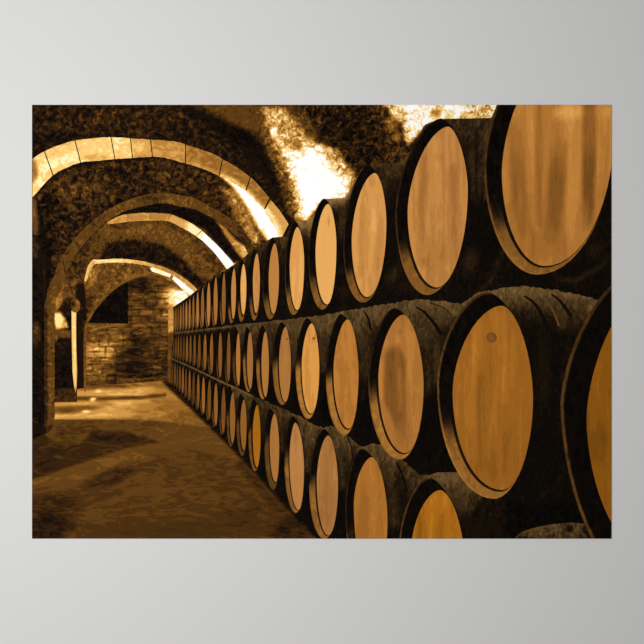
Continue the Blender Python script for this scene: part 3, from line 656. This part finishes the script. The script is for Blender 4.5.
def row_bodies(row, spec, top_l, bot_l, lit, depth, dark, amp):
    for i, s in enumerate(spec):
        x0, x1 = s['x']
        extra = list(s.get('extra', ()))
        if row != 't' and 'x' in s and x0 < 420:
            (tx, ty), (rx, ry) = s['H'][0], s['H'][1]
            by = s['H'][2][1]; g = x1 - rx                      # gap to the next rim
            extra = [L([(tx + 2, ty - 3), (tx + (rx - tx) * .8 + g * .22, ty + (ry - ty) * .45), (rx + g * .2, ry + 2)], g * .34, s.get('blit', lit) * .84, g * .16, .75),
                     E(rx + g * .6, by - (by - ry) * .25, g * .6, (by - ry) * .55, .03, .95, soft=.5),
                     L([(rx + g * .75, ty + (ry - ty) * .2), (rx + g * .7, ry)], g * .12, .05, g * .1, .7)] + extra
        f = body_fn(top_l, s.get('blit', lit), s.get('bdepth', depth), s.get('bdark', dark), amp, extra)
        n = s.get('n', (1.72, 1.75, 2.0, 2.0))
        body = s.get('body') or body_outline(x0, x1, top_l, bot_l, s.get('dn', 1))
        barrel(row, s['H'], s['R'], body, s['t'], s['w'], s['lit'], s['edge'], s.get('start', .25), s['ops'], s['st'], s.get('db', 0.), f, s.get('hoops', ()),
               k=14 if x0 > 300 else 9, n=n, step=3. if x0 > 300 else 2.5, top=s.get('top', .05), label=s.get('label'), bung=s.get('bung'))

# details of single bodies
top_row[1]['extra'] = [P([(465, 120), (492, 118), (486, 150), (484, 190), (474, 200), (466, 160)], .25, 6, .8), L([(472, 150), (473, 190)], 3, .34, 2, .6), L([(481, 150), (480, 195)], 3, .30, 2, .6), L([(476, 130), (477, 215)], 2, .12, 1, .7), L([(487, 120), (484, 165), (486, 200)], 2.5, .38, 1.5, .7), P([(474, 205), (500, 230), (500, 262), (476, 262), (470, 235)], .05, 5, .8), E(470, 262, 7, 13, .26, .8, 20), L([(464, 252), (461, 272)], 1.5, .08, 1, .7), L([(502, 252), (490, 282), (472, 298)], 4, .26, 2, .7), L([(494, 250), (482, 280), (468, 292)], 3, .07, 2, .7), E(487, 132, 3, 10, .36, .6, 20)]
top_row[0]['extra'] = [L([(612, 256), (596, 270), (575, 281), (560, 279)], 5, .26, 2.5, .7), E(596, 252, 8, 8, .24, .7), L([(612, 244), (590, 266), (566, 276)], 3, .06, 2, .6), L([(612, 290), (590, 291), (570, 288)], 2.5, .10, 2, .7)]
mid_row[1]['bung'] = (491.6, 337.6, 5.2)
mid_row[4]['bung'] = (313.6, 338.4, 1.2)
mid_row[5]['bung'] = (287, 339.2, 1.0)
top_row[1]['blit'] = .28; top_row[1]['bdepth'] = 26
top_row[0]['blit'] = .1
top_row[2]['blit'] = .3; top_row[2]['bdepth'] = 20
top_row[2]['extra'] = [E(382, 184, 8, 20, .26, .7), E(392, 172, 8, 8, .3, .6), E(393, 275, 6, 10, .24, .8, 20), E(406, 287, 7, 5, .16, .7), L([(397, 255), (404, 285)], 3, .16, 2, .6)]
top_row[3]['blit'] = .62; top_row[3]['bdepth'] = 9
top_row[3]['extra'] = [E(342, 222, 5, 16, .30, .8), E(345, 290, 7, 7, .15, .7)]
top_row[4]['blit'] = .56; top_row[4]['bdepth'] = 16
top_row[5]['blit'] = .28; top_row[5]['bdepth'] = 24
top_row[6]['blit'] = .26; top_row[6]['bdepth'] = 16
top_row[7]['blit'] = .3; top_row[7]['bdepth'] = 12

mid_row[1]['blit'] = .47; mid_row[1]['bdepth'] = 26; mid_row[1]['dn'] = 40
mid_row[1]['body'] = body_outline(486, 606, LEDGE, [(486, 540), (612, 540)], 0)
mid_row[1]['extra'] = [P([(548, 296), (580, 300), (590, 302), (572, 330), (560, 330)], .30, 5, .7), E(543, 372, 8, 40, .19, .7), L([(551, 340), (550, 420)], 2, .06, 1.5, .6), L([(538, 350), (539, 410)], 2, .07, 1.5, .6), L([(572, 320), (562, 380), (560, 430)], 6, .15, 3, .7), L([(575, 440), (560, 480), (535, 503)], 5, .15, 3, .6), P([(505, 505), (590, 500), (590, 540), (500, 540)], .02, 5, .8)]
mid_row[1]['hoops'] = [(ribbon([(524, 296), (534, 303), (543, 317), (549, 332)], 1.5, 5), .10), (ribbon([(535, 293), (546, 301), (554, 313), (559, 326)], 1.2, 2.2), .42), (ribbon([(551, 294), (560, 301), (571, 316)], 1.5, 4), .12)]
mid_row[2]['blit'] = .44; mid_row[2]['bdepth'] = 24
mid_row[2]['extra'] = [E(440, 320, 9, 12, .36, .6, 50), E(418, 330, 8, 16, .28, .5), L([(432, 340), (433, 400)], 4, .12, 2, .6), P([(426, 400), (440, 380), (440, 440), (452, 464), (430, 470), (410, 460)], .05, 4, .8), L([(446, 440), (436, 460), (420, 466)], 2.5, .14, 2, .6)]
mid_row[2]['hoops'] = [(ribbon([(416, 307), (424, 312), (433, 322), (441, 334)], 1.5, 4), .08), (ribbon([(430, 303), (444, 308), (452, 316)], 1.2), .22)]
mid_row[3]['blit'] = .42; mid_row[3]['bdepth'] = 28
mid_row[3]['extra'] = [E(366, 312, 5, 6, .4, .6), L([(365, 340), (364, 400)], 4, .18, 2, .6)]
mid_row[3]['hoops'] = [(ribbon([(364, 311), (368, 318), (371, 330)], 1.2, 2.4), .10)]
mid_row[4]['blit'] = .40; mid_row[4]['bdepth'] = 34
mid_row[5]['blit'] = .38; mid_row[5]['bdepth'] = 40
mid_row[6]['blit'] = .34; mid_row[7]['blit'] = .36; mid_row[8]['blit'] = .36
low_row[0]['blit'] = .46; low_row[0]['bdepth'] = 30
low_row[0]['body'] = [(427, 476), (437, 472.4), (459, 472), (475, 482), (498, 498), (530, 508), (545, 541), (430, 541)]
low_row[0]['extra'] = [P([(470, 495), (560, 480), (560, 550), (466, 550)], .12, 7, .95), P([(503, 490), (560, 480), (560, 550), (508, 550)], .03, 7, 1, amp=.02), L([(484, 498), (494, 540)], 2.5, .05, 1.5, .8), E(468, 500, 10, 18, .36, .6, 40), P([(466, 520), (480, 520), (484, 545), (464, 545)], .14, 5, .8)]
low_row[1]['blit'] = .42; low_row[1]['bdepth'] = 26
low_row[1]['extra'] = [E(400, 490, 6, 30, .12, .6), P([(408, 462), (432, 470), (420, 480), (408, 500)], .26, 3, .7), P([(405, 455), (440, 462), (444, 470), (424, 476)], .3, 3, .6)]
low_row[1]['hoops'] = [(ribbon([(396, 462), (402, 474), (407, 492)], 1.4, 2.2), .08)]
low_row[2]['blit'] = .40; low_row[2]['bdepth'] = 28
low_row[2]['hoops'] = [(ribbon([(347, 436), (351, 446), (353, 460)], 1.2, 1.8), .14)]
low_row[3]['blit'] = .38; low_row[3]['bdepth'] = 34
low_row[4]['blit'] = .34; low_row[5]['blit'] = .3

FLOORLINE = [(166, 379), (224, 436), (256, 470), (275, 491), (296, 513), (318, 538), (322, 541), (640, 541)]
for i in range(len(far_x) - 1, -1, -1):
    far_barrel('t', i, far_x, FT_TOP, FT_BOT, .50 + (.035 * ((i * 7) % 5)) - .012 * i)
for i in range(len(far_m) - 1, -1, -1):
    far_barrel('m', i, far_m, FM_TOP, FM_BOT, .42 + (.03 * ((i * 5) % 4)) - .012 * i)
for i in range(len(far_b) - 1, -1, -1):
    far_barrel('b', i, far_b, FB_TOP, FB_BOT, .40 + (.03 * ((i * 3) % 5)) - .010 * i)
row_bodies('t', top_row[::-1], T_TOP, LEDGE, .25, 10, .09, .075)
row_bodies('m', mid_row[::-1], LEDGE, LEDGE2, .4, 22, .08, .065)
row_bodies('b', low_row[::-1], LEDGE2, FLOORLINE, .34, 20, .08, .065)
# barrel whose top just shows at the lower right corner
patch('barrel', smooth([(513, 541), (520, 533), (535, 527.6), (557, 523.6), (579, 523), (594, 528), (603, 541)], 4), 'stave', poster, 18, .36, .12,
      [L([(528, 541), (545, 530), (560, 528)], 3, .44, 2, .6), L([(513, 540), (525, 532), (540, 527.5), (560, 524.5)], 2, .46, 1, .8), E(590, 534, 14, 10, .2, .8), E(569, 529, 3, 3, .12, .8), E(523, 540, 10, 4, .12, .8)], 2,
      label='top of a barrel just showing at the lower right corner')
# light ledge line where the rows meet
patch('row_ledge', ribbon([(168, 333.6), (190, 331.6), (206, 329.8), (237, 325.8), (268, 322.6), (299, 319.6)], 1.0, 2), 'stave', poster, 21, .37, .05, (), 2, label='pale line where the top row rests on the middle row')
patch('row_ledge', ribbon([(167, 356.6), (190, 366.6), (207, 374.8), (222, 382), (236, 388.4), (252, 396)], 1.1, 2.2), 'stave', poster, 21, .42, .05, (), 2, label='pale line where the middle row rests on the bottom row')
# lit end post of the rows against the end wall
patch('end_post', [(168, 310), (173, 306), (173.5, 334), (172, 350), (171.5, 384), (167.5, 380), (168, 350)], 'block', poster, 23, .36, .06,
      [P([(166, 306), (175, 304), (174, 332), (167, 333)], .68, 2), L([(169, 336), (169, 378)], 2, .42, 1, .8)], 1.6, label='pale upright at the far end of the rows')
